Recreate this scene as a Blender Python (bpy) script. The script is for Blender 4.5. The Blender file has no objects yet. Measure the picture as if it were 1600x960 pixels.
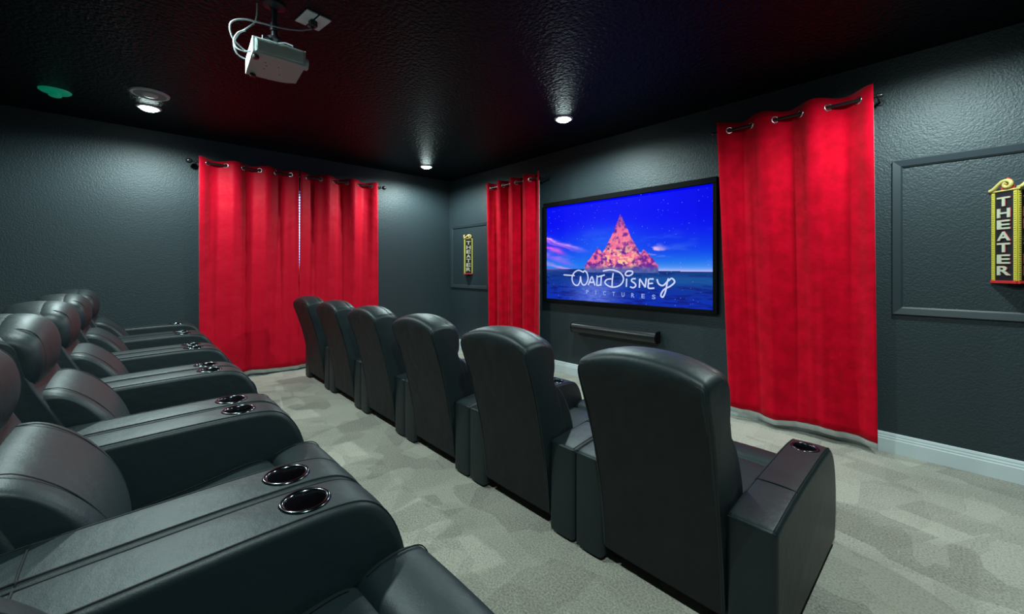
import bpy, bmesh, math, random
from mathutils import Vector, Matrix
random.seed(7)
sc = bpy.context.scene
COL = sc.collection
PI = math.pi

# ------------------------------------------------------------------ camera
W, D, H = 6.30, 4.24, 3.00          # left wall at x=-W, screen wall at y=D, ceiling H
XR, YB = 1.9, -1.9                  # right wall, back wall (both out of the frame)
cam_d = bpy.data.cameras.new('camera'); cam = bpy.data.objects.new('camera', cam_d); COL.objects.link(cam)
cam.location = (0, 0, 1.4)
cam.rotation_euler = (PI/2, 0, math.radians(47.386))
cam_d.sensor_width = 36; cam_d.lens = 640/1600*36
cam_d.shift_y = -(480-420.09)/1600
cam_d.clip_start = .02
sc.camera = cam

# ------------------------------------------------------------------ exposure, world
sc.view_settings.view_transform = 'Standard'
sc.view_settings.look = 'None'
sc.view_settings.gamma = 1
sc.view_settings.use_curve_mapping = False
sc.view_settings.exposure = 0.0
world = bpy.data.worlds.new('world'); sc.world = world; world.use_nodes = True
world.node_tree.nodes['Background'].inputs[0].default_value = (.4, .6, .8, 1)
world.node_tree.nodes['Background'].inputs[1].default_value = 0.3

LAMP_POWER = 160
LAMP_COLOR = (.77, 1.0, .985)
LENS_EMIT = 30
SCREEN_EMIT = 1.0
SPOTS = [(-2.84, 3.36), (-5.62, 3.35), (-5.43, .10), (-.06, 3.30), (-2.70, .10), (-.06, .10)]

# ------------------------------------------------------------------ materials
def mat(name, color, rough=.5, metal=0, spec=.5, bump=None, bump2=None, emit=None, estr=0, sheen=0, coat=0, vary=None):
    m = bpy.data.materials.new(name); m.use_nodes = True
    nt = m.node_tree; b = nt.nodes['Principled BSDF']
    b.inputs['Base Color'].default_value = (*color, 1)
    b.inputs['Roughness'].default_value = rough
    b.inputs['Metallic'].default_value = metal
    b.inputs['Specular IOR Level'].default_value = spec
    b.inputs['Sheen Weight'].default_value = sheen
    b.inputs['Coat Weight'].default_value = coat
    if emit: b.inputs['Emission Color'].default_value = (*emit, 1); b.inputs['Emission Strength'].default_value = estr
    tc = nt.nodes.new('ShaderNodeTexCoord')
    prev = None
    for bp in (bump, bump2):
        if not bp: continue
        scale, strength, dist, detail = bp
        n = nt.nodes.new('ShaderNodeTexNoise'); n.inputs['Scale'].default_value = scale; n.inputs['Detail'].default_value = detail
        nt.links.new(tc.outputs['Object'], n.inputs['Vector'])
        bu = nt.nodes.new('ShaderNodeBump'); bu.inputs['Strength'].default_value = strength; bu.inputs['Distance'].default_value = dist
        nt.links.new(n.outputs['Fac'], bu.inputs['Height'])
        if prev: nt.links.new(prev.outputs['Normal'], bu.inputs['Normal'])
        prev = bu
    if prev: nt.links.new(prev.outputs['Normal'], b.inputs['Normal'])
    if vary:
        scale, c2 = vary
        n = nt.nodes.new('ShaderNodeTexNoise'); n.inputs['Scale'].default_value = scale; n.inputs['Detail'].default_value = 4
        nt.links.new(tc.outputs['Object'], n.inputs['Vector'])
        r = nt.nodes.new('ShaderNodeValToRGB'); r.color_ramp.elements[0].position = .38; r.color_ramp.elements[1].position = .62
        r.color_ramp.elements[0].color = (*color, 1); r.color_ramp.elements[1].color = (*c2, 1)
        nt.links.new(n.outputs['Fac'], r.inputs['Fac']); nt.links.new(r.outputs['Color'], b.inputs['Base Color'])
    return m

M = {}
M['wall'] = mat('slate_wall_paint', (.021, .033, .039), .48, spec=.42, bump=(85, .60, .006, 3))
M['ceiling'] = mat('black_ceiling_paint', (.0014, .0030, .0050), .33, spec=.10, bump=(34, 1.0, .02, 3))
M['trim'] = mat('slate_trim_paint', (.026, .036, .043), .42, spec=.4)
M['base'] = mat('white_baseboard_paint', (.62, .68, .70), .35)
M['leather'] = mat('black_leather', (.0070, .0140, .0165), .48, spec=.40, bump=(13, .16, .018, 4), bump2=(420, .25, .0012, 2))
M['leather_rear'] = mat('black_leather_back_panel', (.0095, .0120, .0125), .60, spec=.26, bump=(5, .45, .05, 2), bump2=(380, .2, .001, 2))
M['seam'] = mat('seam_thread', (.004, .005, .006), .6, spec=.3)
M['plinth'] = mat('black_plinth', (.008, .007, .006), .6)
M['chrome'] = mat('cup_ring_metal', (.10, .12, .13), .16, metal=1)
M['cup'] = mat('cup_inner_black', (.006, .005, .007), .2)
M['velvet'] = mat('red_velvet', (.58, .0006, .016), .75, spec=.04, sheen=.05, bump=(22, .35, .01, 4), vary=(9, (.45, .0005, .011)))
M['satin'] = mat('red_satin', (.56, .003, .020), .55, spec=.10, sheen=.03, bump=(7, .45, .02, 3))
M['lining'] = mat('grey_curtain_lining', (.50, .54, .53), .7)
M['rod'] = mat('black_rod_metal', (.012, .010, .012), .3, spec=.6)
M['silver'] = mat('silver_grommet', (.65, .66, .68), .25, metal=1)
M['frame_black'] = mat('black_screen_frame', (.0025, .0025, .003), .8, spec=.1)
M['plastic_black'] = mat('black_plastic', (.012, .013, .014), .3)
M['plastic_grey'] = mat('pale_projector_plastic', (.36, .42, .42), .45)
M['plastic_vent'] = mat('projector_vent_grey', (.50, .58, .57), .5)
M['cable'] = mat('white_cable', (.13, .145, .15), .45)
M['plate'] = mat('white_plate', (.40, .43, .43), .45)
M['mount'] = mat('black_mount_metal', (.02, .02, .025), .35, metal=.6)
M['white_trim'] = mat('white_light_trim', (.55, .60, .60), .4)
M['speaker'] = mat('speaker_grille_grey', (.20, .24, .24), .5)
M['green'] = mat('green_plastic_added_glow', (.010, .26, .17), .4, emit=(.0, .30, .16), estr=.3)
M['yellow'] = mat('yellow_enamel', (.52, .43, .035), .4)
M['yellow_light'] = mat('pale_yellow_bulbs', (.68, .60, .16), .35)
M['scroll'] = mat('scroll_enamel', (.62, .50, .16), .4)
M['cream'] = mat('cream_enamel', (.50, .49, .38), .4)
M['sign_red'] = mat('red_enamel', (.60, .03, .035), .4)
M['sign_black'] = mat('black_enamel', (.006, .006, .010), .4)
M['blind'] = mat('white_blind_slat', (.75, .72, .85), .5)
M['pane'] = mat('window_pane', (.5, .6, .8), .1, emit=(.30, .55, 1.0), estr=7)
M['lens'] = mat('lamp_lens', (.9, .95, 1), .4, emit=LAMP_COLOR, estr=LENS_EMIT)
M['ink'] = mat('screen_title_light', (0, 0, 0), .5, emit=(.62, .70, 1.0), estr=.95)
M['ink_dim'] = mat('screen_subtitle_light', (0, 0, 0), .5, emit=(.30, .42, .85), estr=.9)

def carpet():
    m = bpy.data.materials.new('grey_cut_pile_carpet'); m.use_nodes = True
    nt = m.node_tree; N = nt.nodes; L = nt.links; b = N['Principled BSDF']
    b.inputs['Roughness'].default_value = .95; b.inputs['Specular IOR Level'].default_value = .1; b.inputs['Sheen Weight'].default_value = .25
    tc = N.new('ShaderNodeTexCoord')
    def vor(sx, sy, rz):
        mp = N.new('ShaderNodeMapping'); mp.inputs['Scale'].default_value = (sx, sy, 1); mp.inputs['Rotation'].default_value = (0, 0, rz)
        L.new(tc.outputs['Object'], mp.inputs['Vector'])
        v = N.new('ShaderNodeTexVoronoi'); v.distance = 'CHEBYCHEV'; v.inputs['Scale'].default_value = 1
        L.new(mp.outputs[0], v.inputs['Vector'])
        s = N.new('ShaderNodeSeparateColor'); L.new(v.outputs['Color'], s.inputs[0]); return s.outputs[0]
    def math_(op, a, bb):
        n = N.new('ShaderNodeMath'); n.operation = op
        for i, q in enumerate((a, bb)):
            if isinstance(q, (int, float)): n.inputs[i].default_value = q
            else: L.new(q, n.inputs[i])
        return n.outputs[0]
    p1 = vor(2.0, 3.4, .30); p2 = vor(4.6, 2.6, -.15)
    fine = N.new('ShaderNodeTexNoise'); fine.inputs['Scale'].default_value = 110; fine.inputs['Detail'].default_value = 3
    L.new(tc.outputs['Object'], fine.inputs['Vector'])
    big = N.new('ShaderNodeTexNoise'); big.inputs['Scale'].default_value = 2.2; L.new(tc.outputs['Object'], big.inputs['Vector'])
    t = math_('ADD', math_('MULTIPLY', p1, .25), math_('MULTIPLY', p2, .16))
    t = math_('ADD', t, math_('MULTIPLY', fine.outputs['Fac'], 1.0))
    t = math_('ADD', t, math_('MULTIPLY', big.outputs['Fac'], .25))
    r = N.new('ShaderNodeValToRGB'); e = r.color_ramp.elements
    e[0].position = .45; e[0].color = (.125, .115, .094, 1); e[1].position = 1.05 if False else 1.0; e[1].color = (.47, .435, .360, 1)
    L.new(t, r.inputs['Fac']); L.new(r.outputs['Color'], b.inputs['Base Color'])
    bu = N.new('ShaderNodeBump'); bu.inputs['Strength'].default_value = .9; bu.inputs['Distance'].default_value = .006
    L.new(fine.outputs['Fac'], bu.inputs['Height']); L.new(bu.outputs['Normal'], b.inputs['Normal'])
    return m
M['carpet'] = carpet()

# ------------------------------------------------------------------ mesh helpers
def box(bm, x0, x1, y0, y1, z0, z1, mi=0):
    v = [bm.verts.new(p) for p in ((x0,y0,z0),(x1,y0,z0),(x1,y1,z0),(x0,y1,z0),(x0,y0,z1),(x1,y0,z1),(x1,y1,z1),(x0,y1,z1))]
    for f in ((0,3,2,1),(4,5,6,7),(0,1,5,4),(1,2,6,5),(2,3,7,6),(3,0,4,7)):
        bm.faces.new([v[i] for i in f]).material_index = mi
def prism(bm, pts, axis, a, b, mi=0):
    def P(p, t):
        if axis == 'x': return (t, p[0], p[1])
        if axis == 'y': return (p[0], t, p[1])
        return (p[0], p[1], t)
    A = [bm.verts.new(P(p, a)) for p in pts]; B = [bm.verts.new(P(p, b)) for p in pts]
    n = len(pts)
    fs = [bm.faces.new(A[::-1]), bm.faces.new(B)]
    for i in range(n): fs.append(bm.faces.new([A[i], A[(i+1) % n], B[(i+1) % n], B[i]]))
    for f in fs: f.material_index = mi
def tube(bm, pts, r, n=8, closed=False, mi=0, cap=True):
    P = [Vector(p) for p in pts]; rings = []; k = len(P); nrm = None
    for i in range(k):
        a = P[(i-1) % k] if (closed or i > 0) else P[i]; b = P[(i+1) % k] if (closed or i < k-1) else P[i]
        t = (b-a).normalized()
        if nrm is None:
            nrm = t.cross(Vector((0,0,1)))
            if nrm.length < .1: nrm = t.cross(Vector((1,0,0)))
        nrm = (nrm - t*nrm.dot(t)).normalized(); bi = t.cross(nrm)
        rings.append([bm.verts.new(P[i] + (nrm*math.cos(2*PI*j/n) + bi*math.sin(2*PI*j/n))*r) for j in range(n)])
    m = k if closed else k-1
    for i in range(m):
        A, B = rings[i], rings[(i+1) % k]
        for j in range(n): bm.faces.new([A[j], A[(j+1) % n], B[(j+1) % n], B[j]]).material_index = mi
    if not closed and cap:
        bm.faces.new(rings[0][::-1]).material_index = mi; bm.faces.new(rings[-1]).material_index = mi
def lathe(bm, prof, c=(0,0,0), n=32, rot=None, mi=0, close=False):
    """prof: (r,z) list, revolved about local z; r=0 ends become poles"""
    rings = []
    for r, z in prof:
        if r < 1e-6: pts = [Vector((0,0,z))]
        else: pts = [Vector((r*math.cos(2*PI*j/n), r*math.sin(2*PI*j/n), z)) for j in range(n)]
        if rot: pts = [rot @ p for p in pts]
        rings.append([bm.verts.new(p+Vector(c)) for p in pts])
    for A, B in zip(rings, rings[1:] + ([rings[0]] if close else [])):
        for j in range(n):
            a, b_, c_, d = A[j % len(A)], A[(j+1) % len(A)], B[(j+1) % len(B)], B[j % len(B)]
            q = []
            for v in (a, b_, c_, d):
                if v not in q: q.append(v)
            if len(q) > 2: bm.faces.new(q).material_index = mi
def torus(bm, c, R, r, rot=None, n=24, k=8, mi=0):
    lathe(bm, [(R + r*math.cos(2*PI*i/k), r*math.sin(2*PI*i/k)) for i in range(k)], c, n, rot, mi, close=True)
def cat(pts, m=4):
    P = [Vector(p) for p in pts]; Q = [P[0]]
    for i in range(len(P)-1):
        p0, p1, p2, p3 = P[max(0,i-1)], P[i], P[i+1], P[min(len(P)-1,i+2)]
        for k in range(1, m+1):
            t = k/m; Q.append(.5*((2*p1)+(p2-p0)*t+(2*p0-5*p1+4*p2-p3)*t*t+(3*p1-p0-3*p2+p3)*t**3))
    return Q
def chaikin(pts, it=2):
    P = [tuple(p) for p in pts]
    for _ in range(it):
        Q = []
        for a, b in zip(P, P[1:]+P[:1]):
            Q.append(tuple(.75*x+.25*y for x, y in zip(a, b))); Q.append(tuple(.25*x+.75*y for x, y in zip(a, b)))
        P = Q
    return P
def pill(bm, outline, hw, r, xc=0, crown=0, cz_k=1.0, nmid=8, nround=6, mi=0, warp=None):
    """side outline (y,z) extruded along x with rounded flanks"""
    ys = [p[0] for p in outline]; zs = [p[1] for p in outline]
    cy, cz = (min(ys)+max(ys))/2, (min(zs)+max(zs))/2; Ry, Rz = (max(ys)-min(ys))/2, (max(zs)-min(zs))/2
    secs = []
    for i in range(nround): a = PI/2*(1-i/nround); secs.append((-(hw-r)-r*math.sin(a), r*(1-math.cos(a))))
    for i in range(nmid+1): x = -(hw-r)+2*(hw-r)*i/nmid; secs.append((x, 0))
    for i in range(1, nround+1): a = PI/2*i/nround; secs.append(((hw-r)+r*math.sin(a), r*(1-math.cos(a))))
    rings = []
    for x, e in secs:
        cr = crown*(1-(x/hw)**2)
        fy, fz = max(.05, 1-(e-cr)/Ry), max(.05, 1-(e-cr*cz_k)/Rz)
        ring = []
        for y, z in outline:
            p = Vector((x, cy+(y-cy)*fy, cz+(z-cz)*fz))
            if warp: p = warp(p)
            ring.append(bm.verts.new((p.x+xc, p.y, p.z)))
        rings.append(ring)
    n = len(outline)
    for A, B in zip(rings, rings[1:]):
        for j in range(n): bm.faces.new([A[j], A[(j+1) % n], B[(j+1) % n], B[j]]).material_index = mi
    bm.faces.new(rings[0][::-1]).material_index = mi; bm.faces.new(rings[-1]).material_index = mi

def link(name, me, mats, parent=None, loc=None):
    o = bpy.data.objects.new(name, me); COL.objects.link(o)
    if parent: o.parent = parent
    if loc: o.location = loc
    return o
def obj(name, bm, mats, parent=None, smooth=None, bevel=0, loc=None, label=None, bseg=2):
    if not isinstance(mats, (list, tuple)): mats = [mats]
    bmesh.ops.recalc_face_normals(bm, faces=bm.faces)
    me = bpy.data.meshes.new(name); bm.to_mesh(me); bm.free()
    for m in mats: me.materials.append(m)
    if smooth is not None:
        for p in me.polygons: p.use_smooth = True
        me.set_sharp_from_angle(angle=math.radians(smooth))
    o = link(name, me, mats, parent, loc)
    if bevel:
        b = o.modifiers.new('bevel', 'BEVEL'); b.width = bevel; b.segments = bseg; b.limit_method = 'ANGLE'; b.angle_limit = math.radians(40)
        for p in me.polygons: p.use_smooth = True
        me.set_sharp_from_angle(angle=math.radians(35))
        b.harden_normals = False
    if label: o['label'] = label
    return o
def empty(name, loc, label, cat, group=None, rz=0):
    o = bpy.data.objects.new(name, None); COL.objects.link(o); o.location = loc; o.rotation_euler = (0, 0, rz)
    o.empty_display_size = .1
    tag(o, label, cat, group); return o
def tag(o, label, cat, group=None):
    o['label'] = label; o['category'] = cat
    if group: o['group'] = group
    return o
def struct(name, bm, m, parent=None, **k):
    o = obj(name, bm, m, parent, **k)
    if not parent: o['kind'] = 'structure'
    return o
def copy_tree(o, parent=None):
    c = o.copy(); COL.objects.link(c); c.parent = parent
    for ch in list(o.children): copy_tree(ch, c)
    return c
B = bmesh.new

# ------------------------------------------------------------------ room shell
RZ, RY = .30, .545                 # height and front edge of the riser under the back row
bm = B()
prism(bm, [(YB-.1, -.1), (D+.1, -.1), (D+.1, 0), (RY, 0), (RY, RZ-.02), (RY-.004, RZ-.006), (RY-.02, RZ), (YB-.1, RZ)], 'x', -W-.1, XR+.1)
struct('floor', bm, M['carpet'])
bm = B(); box(bm, -W-.1, XR+.1, YB-.1, D+.1, H, H+.1); struct('ceiling', bm, M['ceiling'])
bm = B(); box(bm, -W, XR, D, D+.1, 0, H); struct('wall_front', bm, M['wall'])
WY0, WY1, WZ0, WZ1 = .80, 2.56, .95, 2.50
bm = B()
box(bm, -W-.1, -W, YB, WY0, 0, H); box(bm, -W-.1, -W, WY1, D, 0, H); box(bm, -W-.1, -W, WY0, WY1, 0, WZ0); box(bm, -W-.1, -W, WY0, WY1, WZ1, H)
struct('wall_left', bm, M['wall'])
bm = B(); box(bm, XR, XR+.1, YB, D, 0, H); struct('wall_right', bm, M['wall'])
bm = B(); box(bm, -W, XR, YB-.1, YB, 0, H); struct('wall_back', bm, M['wall'])
def baseboard(name, along, a, b, at):
    # stepped profile: (distance from wall, height)
    prof = [(0, 0), (.016, 0), (.016, .098), (.013, .104), (.013, .116), (.009, .122), (.009, .134), (.005, .146), (0, .149)]
    bm = B()
    if along == 'x': prism(bm, [(at-d, z) for d, z in prof], 'x', a, b)
    else: prism(bm, [(at+d, z) for d, z in prof], 'y', a, b)
    return struct(name, bm, M['base'])
baseboard('baseboard_front', 'x', -W, XR, D)
baseboard('baseboard_left', 'y', RY+.002, D-.016, -W)
def moulding(name, x0, x1, z0, z1):
    w = .058
    prof = [(0, 0), (0, .020), (.005, .023), (w-.010, .015), (w-.003, .009), (w, .007), (w, 0)]  # (inward, depth)
    bm = B(); rings = []
    for cx, cz, sx, sz in ((x0, z0, 1, 1), (x1, z0, -1, 1), (x1, z1, -1, -1), (x0, z1, 1, -1)):
        rings.append([bm.verts.new((cx+sx*i, D-d, cz+sz*i)) for i, d in prof])
    n = len(prof)
    for k in range(4):
        A, Bb = rings[k], rings[(k+1) % 4]
        for j in range(n): bm.faces.new([A[j], A[(j+1) % n], Bb[(j+1) % n], Bb[j]])
    return struct(name, bm, M['trim'])
moulding('trim_1', -.335, .857, 1.055, 2.215)
moulding('trim_2', -6.235, -5.165, 1.060, 2.170)

# window behind the left curtains
wf = B()
t = .05
for a in ((WY0, WY0+t, WZ0, WZ1), (WY1-t, WY1, WZ0, WZ1), (WY0+t, WY1-t, WZ0, WZ0+t), (WY0+t, WY1-t, WZ1-t, WZ1), ((WY0+WY1)/2-.02, (WY0+WY1)/2+.02, WZ0+t, WZ1-t)):
    box(wf, -W-.09, -W-.03, a[0], a[1], a[2], a[3])
win = struct('window_1', wf, M['white_trim'])
bm = B(); box(bm, -W-.075, -W-.065, WY0+t, WY1-t, WZ0+t, WZ1-t)
obj('window_pane', bm, M['pane'], win)
bm = B(); box(bm, -W-.028, -W+.002, WY0+.01, WY1-.01, WZ1-.05, WZ1-.002)
bl = obj('window_blind', bm, M['blind']); tag(bl, 'white slatted window blind showing through the gap between the left wall curtains', 'blind')
bm = B()
for i in range(38):
    z = WZ1-.07-i*.0385
    prism(bm, [(-W-.024, z+.014), (-W-.022, z+.016), (-W-.004, z-.010), (-W-.006, z-.012)], 'y', WY0+.015, WY1-.015)
obj('slats', bm, M['blind'], bl)

# ------------------------------------------------------------------ recliners
AW = .170; AX = .4435-AW/2
ARM = [(0,.02),(0,.02),(0,.25),(0,.455),(0,.478),(.03,.486),(.15,.498),(.3,.510),(.55,.519),(.70,.523),(.85,.522),(.915,.505),(.965,.455),(1.003,.370),(1.020,.27),(1.020,.17),(1.010,.10),(.985,.02),(.985,.02)]
ARM_S = chaikin(ARM, 2)
def arm_mesh():
    bm = B(); pill(bm, ARM_S, AW/2, .020, crown=.004, nmid=4)
    o = obj('arm_tmp', bm, [M['leather'], M['seam']])
    bm = B(); lathe(bm, [(0,.40),(.0465,.40),(.0465,.62),(0,.62)], (0,.78,0), 32)
    c = obj('cut_tmp', bm, M['cup'])
    md = o.modifiers.new('b', 'BOOLEAN'); md.operation = 'DIFFERENCE'; md.object = c; md.solver = 'EXACT'
    dg = bpy.context.evaluated_depsgraph_get()
    me = bpy.data.meshes.new_from_object(o.evaluated_get(dg))
    bpy.data.objects.remove(o); bpy.data.objects.remove(c)
    bm = B(); bm.from_mesh(me)
    top = [p for p in ARM_S if p[1] > .10 and p[0] > .29]
    top.sort(key=lambda p: (p[0] if p[1] > .36 else 2-p[1]))
    for s in (-1, 1):      # lengthwise welts along both top edges
        tube(bm, [(s*(AW/2-.014), .305, .511)] + [(s*(AW/2-.014), y-.0005*(z < .4), z+.0008) for y, z in top], .0024, 6, mi=1)
        tube(bm, [(s*(AW/2-.014), .010, .483), (s*(AW/2-.014), .15, .4985), (s*(AW/2-.014), .305, .5115)], .0020, 6, mi=1)
    tube(bm, [(-AW/2+.002, .305, .490), (-AW/2+.012, .305, .5105), (-.04, .305, .5145), (0, .305, .5155), (.04, .305, .5145), (AW/2-.012, .305, .5105), (AW/2-.002, .305, .490)], .0024, 6, mi=1)
    tube(bm, [(-AW/2+.006, .002, .474), (AW/2-.006, .002, .474)], .0022, 6, mi=1)
    me2 = bpy.data.meshes.new('arm'); bm.to_mesh(me2); bm.free()
    me2.materials.append(M['leather']); me2.materials.append(M['seam'])
    for p in me2.polygons: p.use_smooth = True
    me2.set_sharp_from_angle(angle=math.radians(38))
    return me2
ARM_ME = arm_mesh()
def cup_mesh():
    bm = B()
    lathe(bm, [(.0600,.5205),(.0590,.5270),(.0545,.5300),(.0480,.5285),(.0450,.5230),(.0440,.500),(.0420,.452),(0,.450),(0,.446),(.0440,.447),(.0455,.500),(.0465,.5205)], (0,.78,0), 40)
    for f in bm.faces:
        z = sum(v.co.z for v in f.verts)/len(f.verts)
        f.material_index = 0 if z > .512 else 1
    me = bpy.data.meshes.new('cup_holder'); bmesh.ops.recalc_face_normals(bm, faces=bm.faces); bm.to_mesh(me); bm.free()
    me.materials.append(M['chrome']); me.materials.append(M['cup'])
    for p in me.polygons: p.use_smooth = True
    me.set_sharp_from_angle(angle=math.radians(50))
    return me
CUP_ME = cup_mesh()

def make_recliner(dy, dyl, dz, puff, label):
    """dy,dyl,dz move the upholstered back forward and down (the back row sits partly reclined)"""
    root = empty('recliner', (0,0,0), label, 'recliner')
    def arch(hw0, k=.062, z0=.80):
        def w(p):
            t = min(1, max(0, (p.z-z0)/(1.07-z0)))
            x = p.x*(1 + .05*min(1, max(0, (p.z-.45)/.4)))
            z = p.z - k*t*(abs(p.x)/hw0)**2.3
            return Vector((x, p.y+dy, z+dz*max(0, p.z-.085)))
        return w
    bm = B(); box(bm, -.27, .27, .07, .90, .025, .10)
    for x in (-.25, .25):
        for y in (.10, .86): lathe(bm, [(0,0),(.022,0),(.022,.03),(0,.03)], (x,y,0), 12)
    obj('base', bm, M['plinth'], root, bevel=.004)
    for s in (-1, 1):
        a = link('armrest', ARM_ME, None, root, (s*AX, 0, 0))
        c = link('cup_holder', CUP_ME, None, a)
        c['label'] = 'dark cup well with metal ring'
    # seat cushion and footrest
    bm = B()
    seat = chaikin([(.10,.13),(.10,.13),(.10,.24),(.14,.262),(.35,.272),(.60,.305),(.78,.336),(.845,.338),(.880,.315),(.880,.13),(.880,.13)], 2)
    pill(bm, seat, .270, .026, crown=.010, nmid=8)
    for s in (-1, 1):
        tube(bm, cat([(s*.235, y, z) for y, z in ((.20,.273),(.35,.279),(.60,.312),(.78,.344),(.84,.343))]), .0018, 6, mi=1)
    obj('seat', bm, [M['leather'], M['seam']], root, smooth=50)
    bm = B()
    foot = chaikin([(.862,.11),(.862,.11),(.862,.30),(.875,.343),(.93,.362),(1.0,.366),(1.050,.345),(1.066,.28),(1.060,.17),(1.045,.10),(1.045,.10)], 2)
    pill(bm, foot, .268, .022, crown=.005, nmid=8)
    for s in (-1, 1): tube(bm, cat([(s*.240, y, z) for y, z in ((.885,.351),(.93,.365),(.99,.369),(1.04,.353),(1.066,.29),(1.064,.19))]), .0018, 6, mi=1)
    obj('footrest', bm, [M['leather'], M['seam']], root, smooth=50)
    # backrest shell with hanging rear skirt
    bm = B()
    zb = .085
    shell = chaikin([(.004,zb),(.004,zb),(-.018,.30),(-.060,.52),(-.105,.70),(-.160,.88),(-.190,.985),(-.190,1.035),(-.165,1.058),(-.09,1.070),(-.03,1.060),(-.002,1.02),(.010,.92),(.028,.80),(.110,.62),(.16,.45),(.15,.20),(.09,zb),(.09,zb)], 2)
    pill(bm, shell, .272, .024, crown=.003, nmid=14, warp=arch(.272))
    bmesh.ops.recalc_face_normals(bm, faces=bm.faces)
    for f in bm.faces:                     # rear panel is a duller backing
        c = f.calc_center_median()
        if f.normal.y < -.80 and abs(c.x) < .262 and c.z < 1.0+dz: f.material_index = 2
    w = arch(.272); path = []
    rear = [(.004,.10),(-.018,.30),(-.060,.52),(-.105,.70),(-.158,.88),(-.184,.975)]
    for y, z in rear: path.append(w(Vector((-.262, y-.001, z))))
    for i in range(0, 13):
        x = -.254+.508*i/12; path.append(w(Vector((x, -.187, 1.020))))
    for y, z in rear[::-1]: path.append(w(Vector((.262, y-.001, z))))
    tube(bm, cat(path, 3), .0032, 6, mi=0)
    obj('backrest', bm, [M['leather'], M['seam'], M['leather_rear']], root, smooth=50)
    # head pillow
    bm = B()
    head = chaikin([(-.10,.98),(-.09,1.040),(-.05,1.068),(.0,1.060),(.038,1.015),(.052,.94),(.054,.87),(.044,.80),(.012,.742),(-.04,.735),(-.09,.80)], 3)
    pill(bm, head, .270, .036, crown=.006+puff, cz_k=.2, nmid=10, nround=8, warp=w)
    cr = .006+puff
    for s in (-1, 1):
        tube(bm, cat([w(Vector((s*.205, y+cr*.3, z+cr*.25))) for y, z in ((-.05,1.056),(.0,1.052),(.035,1.012),(.051,.94),(.054,.87),(.043,.805),(.018,.76))]), .0016, 6, mi=1)
    obj('head_pillow', bm, [M['leather'], M['seam']], root, smooth=60)
    # lumbar cushion
    bm = B()
    lum = chaikin([(-.03,.755),(.01,.785),(.065,.775),(.125,.715),(.172,.640),(.208,.56),(.234,.47),(.238,.39),(.222,.32),(.12,.29),(.04,.34),(-.01,.60)], 3)
    wl = lambda p: Vector((p.x, p.y+dyl, p.z+dz*max(0, p.z-.25)*1.72))
    pill(bm, lum, .268, .036, crown=.010+puff, cz_k=.4, nmid=10, nround=8, warp=wl)
    for s in (-1, 1):
        tube(bm, cat([wl(Vector((s*.200, y, z))) for y, z in ((.01,.787),(.063,.780),(.124,.722),(.173,.648),(.211,.566),(.238,.475),(.243,.39),(.230,.33))]), .0016, 6, mi=1)
    obj('lumbar_cushion', bm, [M['leather'], M['seam']], root, smooth=60)
    return root

PITCH = .8889
fronts = ['black leather recliner at the right end of the front row, cup holder showing',
          'second recliner from the right in the front row, seen from behind',
          'third recliner from the right in the front row, seen from behind',
          'fourth recliner from the right in the front row, third from the left',
          'fifth recliner from the right in the front row, next to the left end one',
          'recliner at the left end of the front row, against the red window curtains']
rears = ['recliner at the near end of the back row, only seat and one arm visible',
         'second back row recliner from the near end, its big lumbar cushion at the photo edge',
         'third back row recliner from the near end, head pillow at the photo edge',
         'fourth recliner of the back row from the near end',
         'fifth recliner of the back row from the near end, next to the last one',
         'last recliner of the back row, furthest left, beside the left wall']
pf = make_recliner(0, 0, 0, 0, fronts[0]); pr = make_recliner(.165, .205, -.150, .012, rears[0])
for i in range(6):
    o = pf if i == 0 else copy_tree(pf)
    o.location = (-.8633-PITCH*i, 1.633, 0); o['label'] = fronts[i]; o['group'] = 'front row recliners'
for i in range(6):
    o = pr if i == 0 else copy_tree(pr)
    o.location = (-.735-PITCH*i, -.47, RZ); o['label'] = rears[i]; o['group'] = 'back row recliners'

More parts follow.
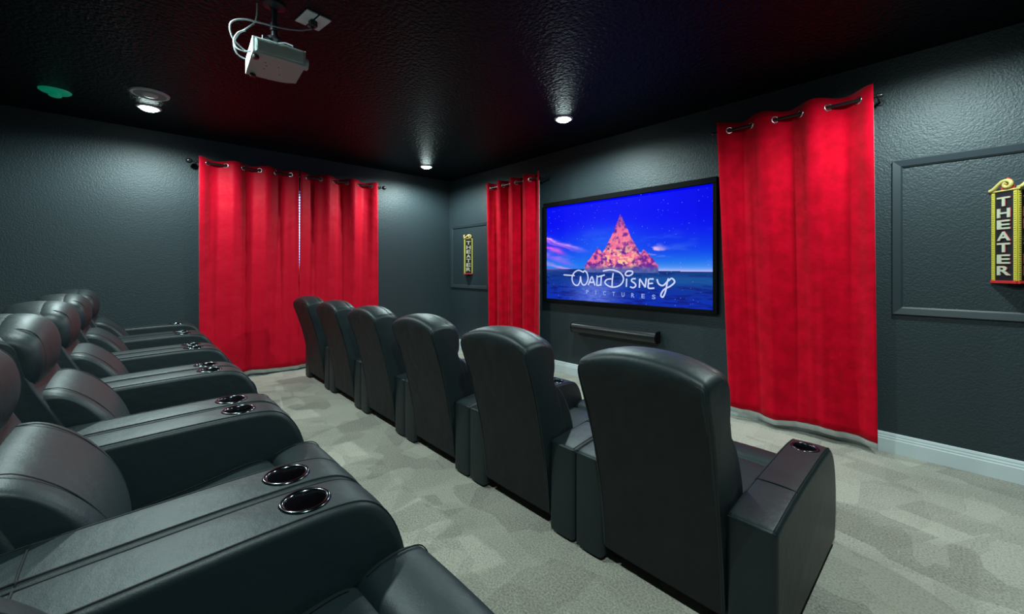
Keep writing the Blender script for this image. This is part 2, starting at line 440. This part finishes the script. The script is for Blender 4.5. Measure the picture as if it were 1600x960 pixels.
# ------------------------------------------------------------------ curtains
def curtain(label, material, along, a, b, at, outward, ztop, zbot, nfold, amp, flare=(0, 0), group=None, seed=0, wr=.0, rod_z=None, gap=0):
    """sheet hanging from a rod: along = 'x'|'y', a..b its ends, at = rod line, outward = +1/-1 direction into the room"""
    rnd = random.Random(seed)
    NU, NV = nfold*22, 46
    ph = [rnd.uniform(0, 6.28) for _ in range(6)]
    def P(u, v, off=0, dz=0):              # v: 0 top, 1 bottom
        zt = ztop + .010*math.cos(2*PI*nfold*u)
        z = zt + (zbot+dz-zt)*v + .012*math.sin(2*PI*nfold*u*.5+ph[0])*v*v
        s = a + (b-a)*u + (flare[0]*(1-u) + flare[1]*u)*v + gap*(v-1)*u*0
        s += .012*math.sin(2*PI*nfold*u*.5+ph[1])*v
        am = amp*(1-.5*v)
        d = am*math.cos(2*PI*nfold*u + .5*math.sin(2.2*v+ph[2])*v)
        d += v*.012*math.sin(2*PI*nfold*1.5*u+ph[3]+v) + .004*math.sin(2*PI*nfold*4*u+ph[4]+2*v)*min(1, v*3)
        if wr: d += wr*(math.sin(17*u+23*v+ph[5])*math.sin(31*u-19*v+ph[1])+.6*math.sin(47*v+9*u))*min(1, 4*v)
        d += off
        return (s, at+outward*d, z) if along == 'x' else (at+outward*d, s, z)
    def sheet(off, dz, v0=0):
        bm = B(); g = [[bm.verts.new(P(i/NU, v0+(1-v0)*j/NV, off, dz)) for i in range(NU+1)] for j in range(NV+1)]
        for j in range(NV):
            for i in range(NU): bm.faces.new([g[j][i], g[j][i+1], g[j+1][i+1], g[j+1][i]])
        return bm
    o = obj('curtain', sheet(0, 0), material, smooth=80)
    md = o.modifiers.new('thick', 'SOLIDIFY'); md.thickness = .003; md.offset = 0
    tag(o, label, 'curtain', group)
    l = obj('lining', sheet(-.008, -.048, .05), M['lining'], o, smooth=80); l['label'] = 'pale grey lining showing below the red hem'
    md = l.modifiers.new('thick', 'SOLIDIFY'); md.thickness = .002; md.offset = 0
    rz = ztop-.062 if rod_z is None else rod_z
    for k in range(2*nfold):
        u = (k+.5)/(2*nfold)
        p = Vector(P(u, 0)); p.z = rz
        q0, q1 = Vector(P(u-.01, 0)), Vector(P(u+.01, 0)); t = (q1-q0); t.z = 0; t.normalize()
        n = Vector((-t.y, t.x, 0))
        rot = n.to_track_quat('Z', 'Y').to_matrix()
        bm = B(); torus(bm, p, .0265, .0060, rot, 24, 8); obj('grommet', bm, M['silver'], o, smooth=60)
    return o
def rod(label, along, a, b, at, z, wall, ball=True, brackets=()):
    P = (lambda s, d=0, zz=0: (s, at+d, z+zz)) if along == 'x' else (lambda s, d=0, zz=0: (at+d, s, z+zz))
    bm = B(); tube(bm, [P(a), P(b)], .0135, 14)
    o = obj('curtain_rod', bm, M['rod'], smooth=50); tag(o, label, 'curtain rod')
    for s, dr in ((a, -1), (b, 1)):
        bm = B()
        ax = Vector((dr, 0, 0)) if along == 'x' else Vector((0, dr, 0)); rot = ax.to_track_quat('Z', 'Y').to_matrix()
        if ball: lathe(bm, [(0,-.01),(.015,-.01),(.015,.008),(.010,.012),(.012,.018),(.022,.026),(.029,.040),(.031,.052),(.027,.068),(.016,.080),(0,.084)], P(s), 20, rot)
        else: lathe(bm, [(0,-.006),(.0155,-.006),(.0155,.016),(.013,.020),(0,.021)], P(s), 18, rot)
        obj('finial', bm, M['rod'], o, smooth=50)
    for s in brackets:
        bm = B()
        tube(bm, [P(s, 0, -.016), P(s, (wall-at), -.016)], .007, 10)
        c = P(s, 0, 0); 
        ax = Vector((1,0,0)) if along == 'x' else Vector((0,1,0))
        torus(bm, c, .0165, .005, ax.to_track_quat('Z','Y').to_matrix(), 20, 8)
        nrm = Vector((0,-1,0)) if along == 'x' else Vector((1,0,0))
        wp = P(s, (wall-at), -.016)
        lathe(bm, [(0,0),(.026,0),(.024,.008),(0,.008)], wp, 18, nrm.to_track_quat('Z','Y').to_matrix())
        obj('bracket', bm, M['rod'], o, smooth=50)
    return o
RYY = D-.13; RXX = -W+.13
curtain('tall red velvet curtain right of the screen, beside the framed wall panel', M['velvet'], 'x', -1.545, -.425, RYY, -1, 2.775, .105, 3, .050, (.10, .02), seed=3, rod_z=2.700)
rod('black rod over the wide red curtain right of the screen', 'x', -1.585, -.395, RYY, 2.700, D, False, (-.403,))
curtain('narrow red velvet curtain left of the screen', M['velvet'], 'x', -5.015, -3.875, RYY, -1, 2.735, .105, 4, .045, (.06, .0), seed=5, rod_z=2.662)
rod('black rod over the red curtain left of the screen', 'x', -5.050, -3.845, RYY, 2.662, D, False, (-3.852,))
curtain('red window curtain on the left wall, the panel further from the screen', M['satin'], 'y', .560, 1.655, RXX, 1, 2.740, .075, 3, .045, (.01, .016), 'window curtain pair', seed=11, wr=.0022, rod_z=2.684)
curtain('red window curtain on the left wall, the panel nearer the room corner', M['satin'], 'y', 1.679, 2.790, RXX-.010, 1, 2.740, .075, 3, .045, (-.012, .02), 'window curtain pair', seed=12, wr=.0022, rod_z=2.684)
rod('black rod with ball finials over the two window curtains', 'y', .520, 2.860, RXX, 2.684, -W, True, (.535, 1.666, 2.850))

# ------------------------------------------------------------------ projection screen with its picture
SX0, SX1, SZ0, SZ1 = -3.863, -1.630, .990, 2.243
scr = empty('projection_screen', (-2.7465, D, .92), 'wide black framed screen with a blue film title picture, hung between the red curtains', 'screen')
def L_(x, y, z): return (x+2.7465, y-D, z-.92)
bm = B(); fw = .042
box(bm, *[SX0-fw+2.7465, SX1+fw+2.7465], -.060, -.004, SZ0-fw-.92, SZ0-.92)
box(bm, SX0-fw+2.7465, SX1+fw+2.7465, -.060, -.004, SZ1-.92, SZ1+fw+.02-.92)
box(bm, SX0-fw+2.7465, SX0+2.7465, -.060, -.004, SZ0-.92, SZ1-.92)
box(bm, SX1+2.7465, SX1+fw+2.7465, -.060, -.004, SZ0-.92, SZ1-.92)
obj('screen_frame', bm, M['frame_black'], scr, bevel=.004)

def s2l(c):
    return tuple(((x/12.92) if x <= .04045 else ((x+.055)/1.055)**2.4) for x in c)
def vnoise(x, y, s=0):
    def h(i, j):
        n = math.sin(i*127.1+j*311.7+s*74.7)*43758.5453; return n-math.floor(n)
    i, j = math.floor(x), math.floor(y); fx, fy = x-i, y-j; fx = fx*fx*(3-2*fx); fy = fy*fy*(3-2*fy)
    return (h(i,j)*(1-fx)+h(i+1,j)*fx)*(1-fy)+(h(i,j+1)*(1-fx)+h(i+1,j+1)*fx)*fy
def fbm(x, y, s=0): return .55*vnoise(x, y, s)+.28*vnoise(2*x, 2*y, s+1)+.17*vnoise(4*x, 4*y, s+2)
def mix(a, b, t): t = max(0, min(1, t)); return tuple(p+(q-p)*t for p, q in zip(a, b))
def sst(a, b, x): t = max(0, min(1, (x-a)/(b-a))); return t*t*(3-2*t)
def picture(u, v):
    hz = .315 + .012*math.cos(u*3.0)
    if v > hz:
        t = (v-hz)/(1-hz)
        c = mix((.10,.50,.93), (.03,.22,.92), sst(0, .35, t)); c = mix(c, (.0,.02,.96), sst(.25, .75, t))
        g = math.exp(-((u-.42)**2/.06+(t-.35)**2/.12)); c = mix(c, (.13,.42,.98), g*.65)
        c = mix(c, (.02,.02,.85), sst(.75, 1.0, u)*sst(.3, .9, t)*.5)
        hl = math.exp(-t/.045)*sst(.45, .7, u); c = mix(c, (.86,.78,.98), hl*.9)
        # pink streak clouds on the left
        k = v + .52*u
        for kc, wdt, reach, col, st in ((.660,.022,.36,(.98,.62,.98),1.0), (.560,.028,.20,(.95,.35,.90),.95), (.625,.014,.30,(.80,.40,.98),.8), (.475,.03,.30,(.66,.42,.98),.8), (.40,.022,.36,(.95,.62,.95),.8)):
            n = fbm(u*9, v*22, 3)
            a = math.exp(-((k-kc-.03*(n-.5)*2)/wdt)**2)*sst(reach, reach*.35, u)*(.45+.9*n)
            c = mix(c, col, a*st)
        n = fbm(u*16, v*30, 9)
        a = math.exp(-((u-.70)/.09)**2-((v-.475-.02*math.sin(u*20))/.045)**2)*sst(.42, .62, n); c = mix(c, (.92,.72,.92), a*1.1)
        n = fbm(u*6+2, v*14, 5); c = mix(c, (.45,.55,.98), sst(.55,.8,n)*.28*sst(.75,.3,t)*sst(0,.1,t))
    else:
        t = (hz-v)/hz
        c = mix((.05,.22,.50), (.04,.18,.72), t); n = fbm(u*14, v*60, 4); c = mix(c, (.05,.05,.36), sst(.5,.75,n)*.6)
        c = mix(c, (.12,.40,.66), sst(.42,.75,u)*math.exp(-((t-.25)/.16)**2)*.6)
        r = math.exp(-((u-.36)/.15)**2)*sst(.15,.5,t)*(.35+.9*fbm(u*60, v*120, 8)); c = mix(c, (.50,.56,.92), r*.75)
        c = mix(c, (.62,.50,.90), math.exp(-t/.06)*sst(.3,.0,u)*.7)
    # a plain jagged glowing rock range on the horizon
    x = u-.515
    ridge = .30
    for px_, h, wd in ((.01,.84,.235),(-.13,.53,.12),(.145,.50,.11)):
        q = 1-abs(x-px_)/wd
        if q > 0: ridge = max(ridge, .30+(h-.30)*q**(1.7 if wd > .2 else 1.0))
    ridge += .035*(fbm(u*42, .5, 6)-.5)+.02*(fbm(u*110, .5, 7)-.5)
    if v > .29 and v < ridge and abs(x) < .225:
        n = fbm(u*44+v*9, v*26-u*12, 12); f = fbm(u*80, v*60, 14)
        m = mix((.42,.14,.58), (.96,.45,.62), sst(.30,.62,n)); m = mix(m, (1.0,.78,.60), sst(.50,.66,f)*sst(.72,.40,v)*sst(.17,.05,abs(x)))
        m = mix(m, (.25,.14,.62), sst(.66,.90,v)*.75); m = mix(mix((.22,.28,.60), (.42,.44,.70), n), m, sst(.31,.37,v))
        c = m
    return c
NU, NV = 420, 236
bm = B(); vs = [[bm.verts.new(L_(SX0+(SX1-SX0)*i/NU, D-.030, SZ0+(SZ1-SZ0)*j/NV)) for i in range(NU+1)] for j in range(NV+1)]
for j in range(NV):
    for i in range(NU): bm.faces.new([vs[j][i], vs[j][i+1], vs[j+1][i+1], vs[j+1][i]])
me = bpy.data.meshes.new('screen_surface'); bm.to_mesh(me); bm.free()
ca = me.color_attributes.new('picture', 'FLOAT_COLOR', 'POINT'); buf = []
cs = {}
rs = random.Random(4); stars = {}
for _ in range(230):
    i, j = rs.randrange(NU), int(NV*rs.random()); stars[(i, j)] = rs.uniform(.2, .8)
for j in range(NV+1):
    for i in range(NU+1):
        c = picture(i/NU, j/NV)
        if (i, j) in stars: c = mix(c, (.75,.85,1), stars[(i, j)])
        buf += [*s2l(c), 1]
ca.data.foreach_set('color', buf)
sm_ = bpy.data.materials.new('lit_screen_picture'); sm_.use_nodes = True; nt = sm_.node_tree
b = nt.nodes['Principled BSDF']; b.inputs['Base Color'].default_value = (.002,.002,.003,1); b.inputs['Roughness'].default_value = .9; b.inputs['Specular IOR Level'].default_value = .05
at_ = nt.nodes.new('ShaderNodeAttribute'); at_.attribute_name = 'picture'
nt.links.new(at_.outputs['Color'], b.inputs['Emission Color']); b.inputs['Emission Strength'].default_value = SCREEN_EMIT
me.materials.append(sm_)
link('screen_surface', me, None, scr)['label'] = 'glowing picture of a pink mountain under a deep blue sky'

# title lettering, drawn as flat ribbons on the screen (stroke points read off in a 1210-wide crop)
def TX(x): return SX0 + (SX1-SX0)*((x-50)/(1142-50))*(1 + .13*(1-(x-50)/1092))  # undo foreshortening
def ribbon(bm, pts, w, y):
    P = [Vector((p[0], 0, p[1])) for p in pts]
    Q = [P[0]]
    for i in range(len(P)-1):         # catmull-rom resample
        p0, p1, p2, p3 = P[max(0,i-1)], P[i], P[i+1], P[min(len(P)-1,i+2)]
        for k in range(1, 7):
            t = k/6; Q.append(.5*((2*p1)+(p2-p0)*t+(2*p0-5*p1+4*p2-p3)*t*t+(3*p1-p0-3*p2+p3)*t**3))
    for i, p in enumerate(Q): p.y = y
    tube(bm, [L_(*p) for p in Q], w, 6)
strokes = [
 [(305,652),(265,638),(230,658),(216,700),(232,738),(260,745),(277,715),(281,682),(287,722),(302,742),(322,733),(336,700),(331,662),(314,642),(298,652)],
 [(150,672),(190,674),(236,676)],
 [(338,742),(350,712),(365,682),(376,712),(386,742)], [(350,722),(378,720)],
 [(402,674),(401,708),(400,740),(424,737)],
 [(408,682),(430,676),(455,668)], [(431,676),(427,742)],
 [(442,642),(500,634),(556,652),(580,690),(562,730),(522,748),(484,744),(456,722),(468,700),(500,694)], [(512,656),(506,700),(504,745)],
 [(600,690),(598,744)], [(588,664),(606,642),(636,644),(634,662),(610,672),(590,666)],
 [(657,690),(636,692),(632,706),(650,718),(658,734),(642,748),(622,742)],
 [(680,746),(682,690)], [(682,690),(716,742)], [(716,742),(722,686)],
 [(766,690),(738,692),(735,718),(736,746),(770,745)], [(738,718),(762,716)],
 [(786,690),(796,718),(820,728),(846,702)],
 [(852,684),(845,706),(835,762),(820,797),(808,785),(826,752),(862,730),(886,704),(870,684),(850,700)],
]
bm = B()
def cx(x, y):
    X = -3.415 + (x-215)/(885-215)*(3.415-2.029); X += -.045*math.sin(PI*(x-215)/670)*(-1)*.35
    Z = 1.384 - (y-635)*(1.384-1.177)/115
    return (X, Z)
for s in strokes: ribbon(bm, [cx(*p) for p in s], .0095, D-.033)
for v in bm.verts: v.co.y = -.033+(v.co.y+.033)*.25
obj('title_lettering', bm, M['ink'], scr, smooth=60)
FONT = None
def glyph(bm, ch, size, place):
    """place(x,z) -> 3-D location for a point of a glyph centred on the origin"""
    cu = bpy.data.curves.new('t', 'FONT'); cu.body = ch; cu.size = size; cu.align_x = 'CENTER'; cu.extrude = .0001; cu.offset = size*.022
    o = bpy.data.objects.new('t', cu); COL.objects.link(o)
    me = bpy.data.meshes.new_from_object(o.evaluated_get(bpy.context.evaluated_depsgraph_get()))
    xs = [v.co.x for v in me.vertices]; zs = [v.co.y for v in me.vertices]
    cx_, cz_ = (min(xs)+max(xs))/2, (min(zs)+max(zs))/2; wx, wz = max(xs)-min(xs), max(zs)-min(zs)
    t = bmesh.new(); t.from_mesh(me)
    base = {}
    for v in t.verts: base[v.index] = bm.verts.new(place((v.co.x-cx_)/wx, (v.co.y-cz_)/wz, v.co.z, wx))
    t.verts.ensure_lookup_table()
    for f in t.faces:
        try: bm.faces.new([base[v.index] for v in f.verts])
        except ValueError: pass
    t.free(); bpy.data.objects.remove(o); bpy.data.curves.remove(cu); bpy.data.meshes.remove(me)
for k, ch in enumerate('PICTURES'):
    bm = B()
    X = -3.165 + k*(.90/7)
    gw = .012 if ch == 'I' else .040
    glyph(bm, ch, .06, lambda x, z, d, w: L_(X+x*gw, D-.034-d*4, 1.098+z*.050-.0025*k+.008))
    obj('subtitle_letter', bm, M['ink_dim'], scr)

# sound bar
bm = B()
prof = [(0, 0)]
prof = [(D-.012,.585),(D-.075,.582),(D-.105,.592),(D-.125,.615),(D-.131,.648),(D-.124,.682),(D-.104,.704),(D-.075,.713),(D-.012,.712)]
pts = [(a, b-.0) for a, b in prof]
prism(bm, pts, 'x', -3.355, -2.205)
sb = obj('soundbar', bm, M['plastic_black'], bevel=.004); tag(sb, 'long black sound bar on the wall below the screen', 'sound bar')
cyy, czz = D-.070, .648
for x0, x1 in ((-3.363, -3.355), (-2.205, -2.197)):
    bm = B(); prism(bm, [(cyy+(a-cyy)*1.03, czz+(b-czz)*1.03) for a, b in prof], 'x', x0, x1)
    obj('end_cap', bm, M['frame_black'], sb, bevel=.002)
for x in (-3.1, -2.45):
    bm = B(); box(bm, x-.04, x+.04, D-.014, D-.0, .60, .69)
    obj('wall_bracket', bm, M['mount'], sb)

# ------------------------------------------------------------------ marquee signs
def sign(cxx, label):
    root = empty('theater_sign', (cxx, D, 1.31), label, 'sign', 'marquee wall signs')
    h, a = .605, .102
    bm = B(); prism(bm, [(-a, 0), (0, -a), (a, 0)], 'z', 0.0, h); obj('sign_body', bm, M['sign_black'], root)
    r2 = math.sqrt(.5)
    for s in (-1, 1):
        # face frame: origin at the wall edge (left face) / apex (right face)
        O = Vector((-a, 0, 0)) if s < 0 else Vector((0, -a, 0))
        U = Vector((r2, -r2, 0)) if s < 0 else Vector((r2, r2, 0)); Nn = Vector((-r2, -r2, 0)) if s < 0 else Vector((r2, -r2, 0))
        Lf = a*math.sqrt(2)
        F = lambda u, z, d: O+U*u+Nn*d+Vector((0,0,z))
        def fbox(bm, u0, u1, z0, z1, d0, d1, mi=0):
            v = [bm.verts.new(F(*p)) for p in ((u0,z0,d0),(u1,z0,d0),(u1,z1,d0),(u0,z1,d0),(u0,z0,d1),(u1,z0,d1),(u1,z1,d1),(u0,z1,d1))]
            for f in ((0,3,2,1),(4,5,6,7),(0,1,5,4),(1,2,6,5),(2,3,7,6),(3,0,4,7)): bm.faces.new([v[i] for i in f]).material_index = mi
        for u0, u1 in ((.000, .019), (Lf-.019, Lf)):
            bm = B(); fbox(bm, u0, u1, .012, h-.012, .0005, .005)
            nb = 40
            for k in range(nb):
                z = .02+(h-.045)*k/(nb-1)
                fbox(bm, u0+.005, u1-.005, z, z+.0055, .005, .0085, 1)
            obj('bulb_strip', bm, [M['yellow'], M['yellow_light']], root)
        bm = B(); fbox(bm, 0, Lf, -.006, .012, .0005, .012)
        for k in range(18): u = .004+(Lf-.012)*k/17; fbox(bm, u, u+.004, -.002, .008, .012, .015)
        obj('bottom_strip', bm, M['sign_red'], root)
        # letters: dark red backing edge and cream face
        bm = B(); bm2 = B()
        for k, ch in enumerate('THEATER'):
            zc = h-.075-k*.0755
            glyph(bm, ch, .08, lambda x, z, d, w: F(Lf/2+x*.074, zc+z*.060, .009 if d > 0 else .002))
            glyph(bm2, ch, .08, lambda x, z, d, w: F(Lf/2+x*.0765, zc+z*.0625, .005 if d > 0 else .001))
        obj('lettering', bm, M['cream'], root); 
        lb = obj('letter_shadow', bm2, M['sign_red'], root)
        # crest: scroll with a red fan
        bm = B()
        pts = []
        for k in range(26):
            t = k/25
            if t < .55: q = t/.55; u = -.006+q*(Lf*.62); z = h+.004+.055*(q*q*(3-2*q)) + .0*q
            else:
                q = (t-.55)/.45; ang = PI/2-q*1.75*PI*1.1; rr = .026*(1-.55*q); u = Lf*.62+.004+rr*math.cos(ang)*1.1; z = h+.059-.026+rr*math.sin(ang)
            pts.append((u, z))
        for k, (u, z) in enumerate(pts): pass
        tube(bm, [F(u, z, .009) for u, z in pts], .0115, 8)
        tube(bm, [F(0, h-.004, .004), F(Lf, h-.004, .004)], .006, 8)
        obj('crest_scroll', bm, M['scroll'], root, smooth=60)
        bm = B()
        fan = [(.045, h-.002)] + [(Lf*.62+.034*math.cos(PI-PI*k/10)*1.1, h-.002+.074*math.sin(PI*k/10)*(1+.12*(k % 2))) for k in range(11)] + [(Lf, h-.002)]
        vv = [bm.verts.new(F(u, z, .001)) for u, z in fan]; ww = [bm.verts.new(F(u, z, -.004)) for u, z in fan]
        bm.faces.new(vv); bm.faces.new(ww[::-1])
        for k in range(len(fan)): bm.faces.new([vv[k], vv[(k+1) % len(fan)], ww[(k+1) % len(fan)], ww[k]])
        obj('crest_fan', bm, M['sign_red'], root)
    bm = B(); prism(bm, [(-.035, -.002), (0, -.035), (.035, -.002)], 'z', -.03, 0.0)
    bm2 = B()
    obj('bottom_block', bm, M['sign_black'], root)
    bm2.free()
    return root
sign(.261, 'marquee sign reading THEATER in the wall panel at the right edge of the photo')
sign(-5.70, 'small looking marquee sign reading THEATER near the far room corner')

# ------------------------------------------------------------------ ceiling fixtures
lamp_labels = ['recessed ceiling light right of the middle, above the screen wall', 'recessed ceiling light nearest the far room corner',
               'bright recessed ceiling light at the left beside the round ceiling speaker', 'recessed ceiling light above the right theater sign', 
               'recessed ceiling light above the middle of the back row', 'recessed ceiling light above the near end of the back row']
for (x, y), lab in zip(SPOTS, lamp_labels):
    t = empty('ceiling_light', (x, y, H), lab, 'ceiling light', 'recessed ceiling lights')
    bm = B(); lathe(bm, [(.074,-.001),(.074,-.010),(.081,-.013),(.094,-.010),(.100,-.003),(.100,-.0005),(.074,-.0005)], (0,0,0), 36); obj('trim_ring', bm, M['white_trim'], t, smooth=50)
    bm = B(); lathe(bm, [(.075,-.006),(.071,-.016),(.054,-.028),(.030,-.035),(0,-.037)], (0,0,0), 32); obj('lens', bm, M['lens'], t, smooth=60)
    ld = bpy.data.lights.new('lamp', 'SPOT'); ld.energy = LAMP_POWER; ld.color = LAMP_COLOR
    ld.spot_size = math.radians(172); ld.spot_blend = .55; ld.shadow_soft_size = .055
    lo = bpy.data.objects.new('lamp', ld); COL.objects.link(lo); lo.parent = t; lo.location = (0, 0, -.085)

bm = B(); lathe(bm, [(0,-.012),(.055,-.013),(.10,-.012),(.118,-.012),(.118,-.0005),(0,-.0005)], (0,0,0), 40)
sp = obj('ceiling_speaker', bm, M['speaker'], smooth=50, loc=(-4.99, .10, H)); tag(sp, 'round pale ceiling speaker behind the left recessed light', 'speaker')
bm = B(); lathe(bm, [(.118,-.0005),(.118,-.014),(.126,-.018),(.138,-.014),(.142,-.0005)], (0,0,0), 40); obj('rim', bm, M['white_trim'], sp, smooth=50)
bm = B(); lathe(bm, [(0,-.030),(.040,-.028),(.058,-.020),(.062,-.011),(0,-.011)], (-.01,0,0), 32); obj('driver_cone', bm, M['white_trim'], sp, smooth=50)

sd = empty('smoke_detector', (-5.49, -.53, H), 'green glowing smoke detector on the ceiling at the left', 'smoke detector')
bm = B(); lathe(bm, [(0,-.022),(.070,-.022),(.092,-.017),(.104,-.008),(.106,-.0005),(0,-.0005)], (0,0,0), 36); obj('detector_base', bm, M['green'], sd, smooth=45)
bm = B(); lathe(bm, [(0,-.058),(.026,-.057),(.040,-.050),(.044,-.042),(.036,-.036),(.036,-.020),(0,-.020)], (0,0,0), 28); obj('sensor_dome', bm, M['green'], sd, smooth=45)

# ------------------------------------------------------------------ projector
pj = empty('projector', (-2.78, .62, 2.64), 'pale grey projector hanging from the black ceiling by a dark bracket', 'projector', rz=math.radians(-4))
# local: +y looks at the screen, long flank faces the camera (+x)
bm = B()
out = chaikin([(-.165,-.135),(-.165,-.135),(.165,-.135),(.165,-.135),(.172,0),(.160,.135),(.160,.135),(-.12,.135),(-.12,.135),(-.168,.06)], 2)
prism(bm, out, 'z', -.045, .045)
obj('projector_body', bm, M['plastic_grey'], pj, bevel=.012, bseg=4)
bm = B(); box(bm, .1655, .1735, -.118, .118, -.034, .036); 
for k in range(26):
    y = -.112+k*.0088; box(bm, .1735, .1755, y, y+.004, -.030, .032)
obj('side_vent', bm, M['plastic_vent'], pj)
bm = B(); ry = Matrix.Rotation(-PI/2, 3, 'X')
lathe(bm, [(0,-.01),(.034,-.01),(.034,.026),(.029,.030),(.025,.022),(.020,.018),(0,.020)], (.095,.130,-.002), 28, ry); ln = obj('projector_lens', bm, M['plate'], pj, smooth=40)
bm = B(); lathe(bm, [(0,.0215),(.0195,.0195),(.0195,.016),(0,.016)], (.095,.130,-.002), 24, ry); obj('lens_glass', bm, M['cup'], ln, smooth=40)
for x, y in ((.135,-.115), (-.13,-.10)):
    bm = B(); lathe(bm, [(0,-.066),(.014,-.066),(.017,-.060),(.017,-.050),(.009,-.048),(.009,-.040),(0,-.040)], (x,y,0), 18); obj('foot', bm, M['plastic_black'], pj, smooth=40)
bm = B()
for x, y in ((.03,-.05),(.07,-.06),(-.02,-.055),(.05,.01),(-.05,.03)): lathe(bm, [(0,-.0465),(.004,-.0465),(.004,-.0445),(0,-.0445)], (x,y,0), 10)
obj('screw', bm, M['plastic_black'], pj)
mb = empty('projector_mount', (-2.80, .62, H), 'black ceiling bracket with spider arms holding the projector', 'mount')
bm = B(); lathe(bm, [(0,-.001),(.062,-.001),(.060,-.012),(.030,-.018),(.024,-.030),(0,-.030)], (0,0,0), 24); obj('ceiling_plate', bm, M['mount'], mb, smooth=40)
bm = B(); tube(bm, [(0,0,-.02),(0,0,-.215)], .018, 14); tube(bm, [(0,0,-.12),(0,0,-.165)], .026, 14); obj('pole', bm, M['mount'], mb, smooth=50)
bm = B(); lathe(bm, [(0,-.205),(.04,-.205),(.044,-.222),(.02,-.240),(0,-.240)], (0,0,0), 20); obj('tilt_joint', bm, M['mount'], mb, smooth=50)
for x, y in ((.10,.08),(.10,-.08),(-.10,.08),(-.10,-.08)):
    bm = B(); tube(bm, [(0,0,-.235),(x*.6,y*.6,-.240),(x,y,-.262),(x,y,-.314)], .007, 8); lathe(bm, [(0,-.292),(.014,-.292),(.014,-.284),(0,-.284)], (x,y,0), 12); obj('bracket_arm', bm, M['mount'], mb, smooth=50)

op = empty('outlet_plate', (-2.80, .84, H), 'pale outlet plate on the ceiling beside the projector with a plug in it', 'outlet plate', rz=math.radians(8))
for y0, y1 in ((-.075, -.008), (.004, .078)):
    bm = B(); box(bm, -.088, .088, y0, y1, -.010, -.0005); obj('cover', bm, M['plate'], op, bevel=.003)
bm = B(); box(bm, -.02, .02, -.022, .022, -.048, -.010); tube(bm, [(0,0,-.045),(0,-.01,-.065)], .010, 10); obj('plug', bm, M['plastic_black'], op, bevel=.004)
def cable(pts, label, r=.0048, m='cable'):
    P = [Vector(p) for p in pts]; Q = [P[0]]
    for i in range(len(P)-1):
        p0, p1, p2, p3 = P[max(0,i-1)], P[i], P[i+1], P[min(len(P)-1,i+2)]
        for k in range(1, 9):
            t = k/8; Q.append(.5*((2*p1)+(p2-p0)*t+(2*p0-5*p1+4*p2-p3)*t*t+(3*p1-p0-3*p2+p3)*t**3))
    bm = B(); tube(bm, Q, r, 8); o = obj('cable', bm, M[m], smooth=60); tag(o, label, 'cable', 'projector cables'); return o
cable([(-2.80,.83,2.935),(-2.79,.76,2.895),(-2.77,.66,2.86),(-2.74,.55,2.83),(-2.73,.45,2.81),(-2.73,.39,2.765),(-2.75,.40,2.70),(-2.76,.45,2.655),(-2.76,.478,2.645)], 'pale cable looping from the outlet plate round the back of the projector')
cable([(-2.86,.478,2.645),(-2.85,.44,2.655),(-2.83,.42,2.70),(-2.82,.44,2.76),(-2.82,.49,2.82),(-2.83,.525,2.87),(-2.83,.535,2.93),(-2.83,.535,2.985)], 'pale cable rising from the back of the projector to the bracket')
cable([(-2.69,.478,2.625),(-2.68,.44,2.605),(-2.69,.41,2.62),(-2.70,.40,2.66),(-2.705,.42,2.71),(-2.71,.455,2.74)], 'short pale cable hanging behind the projector')
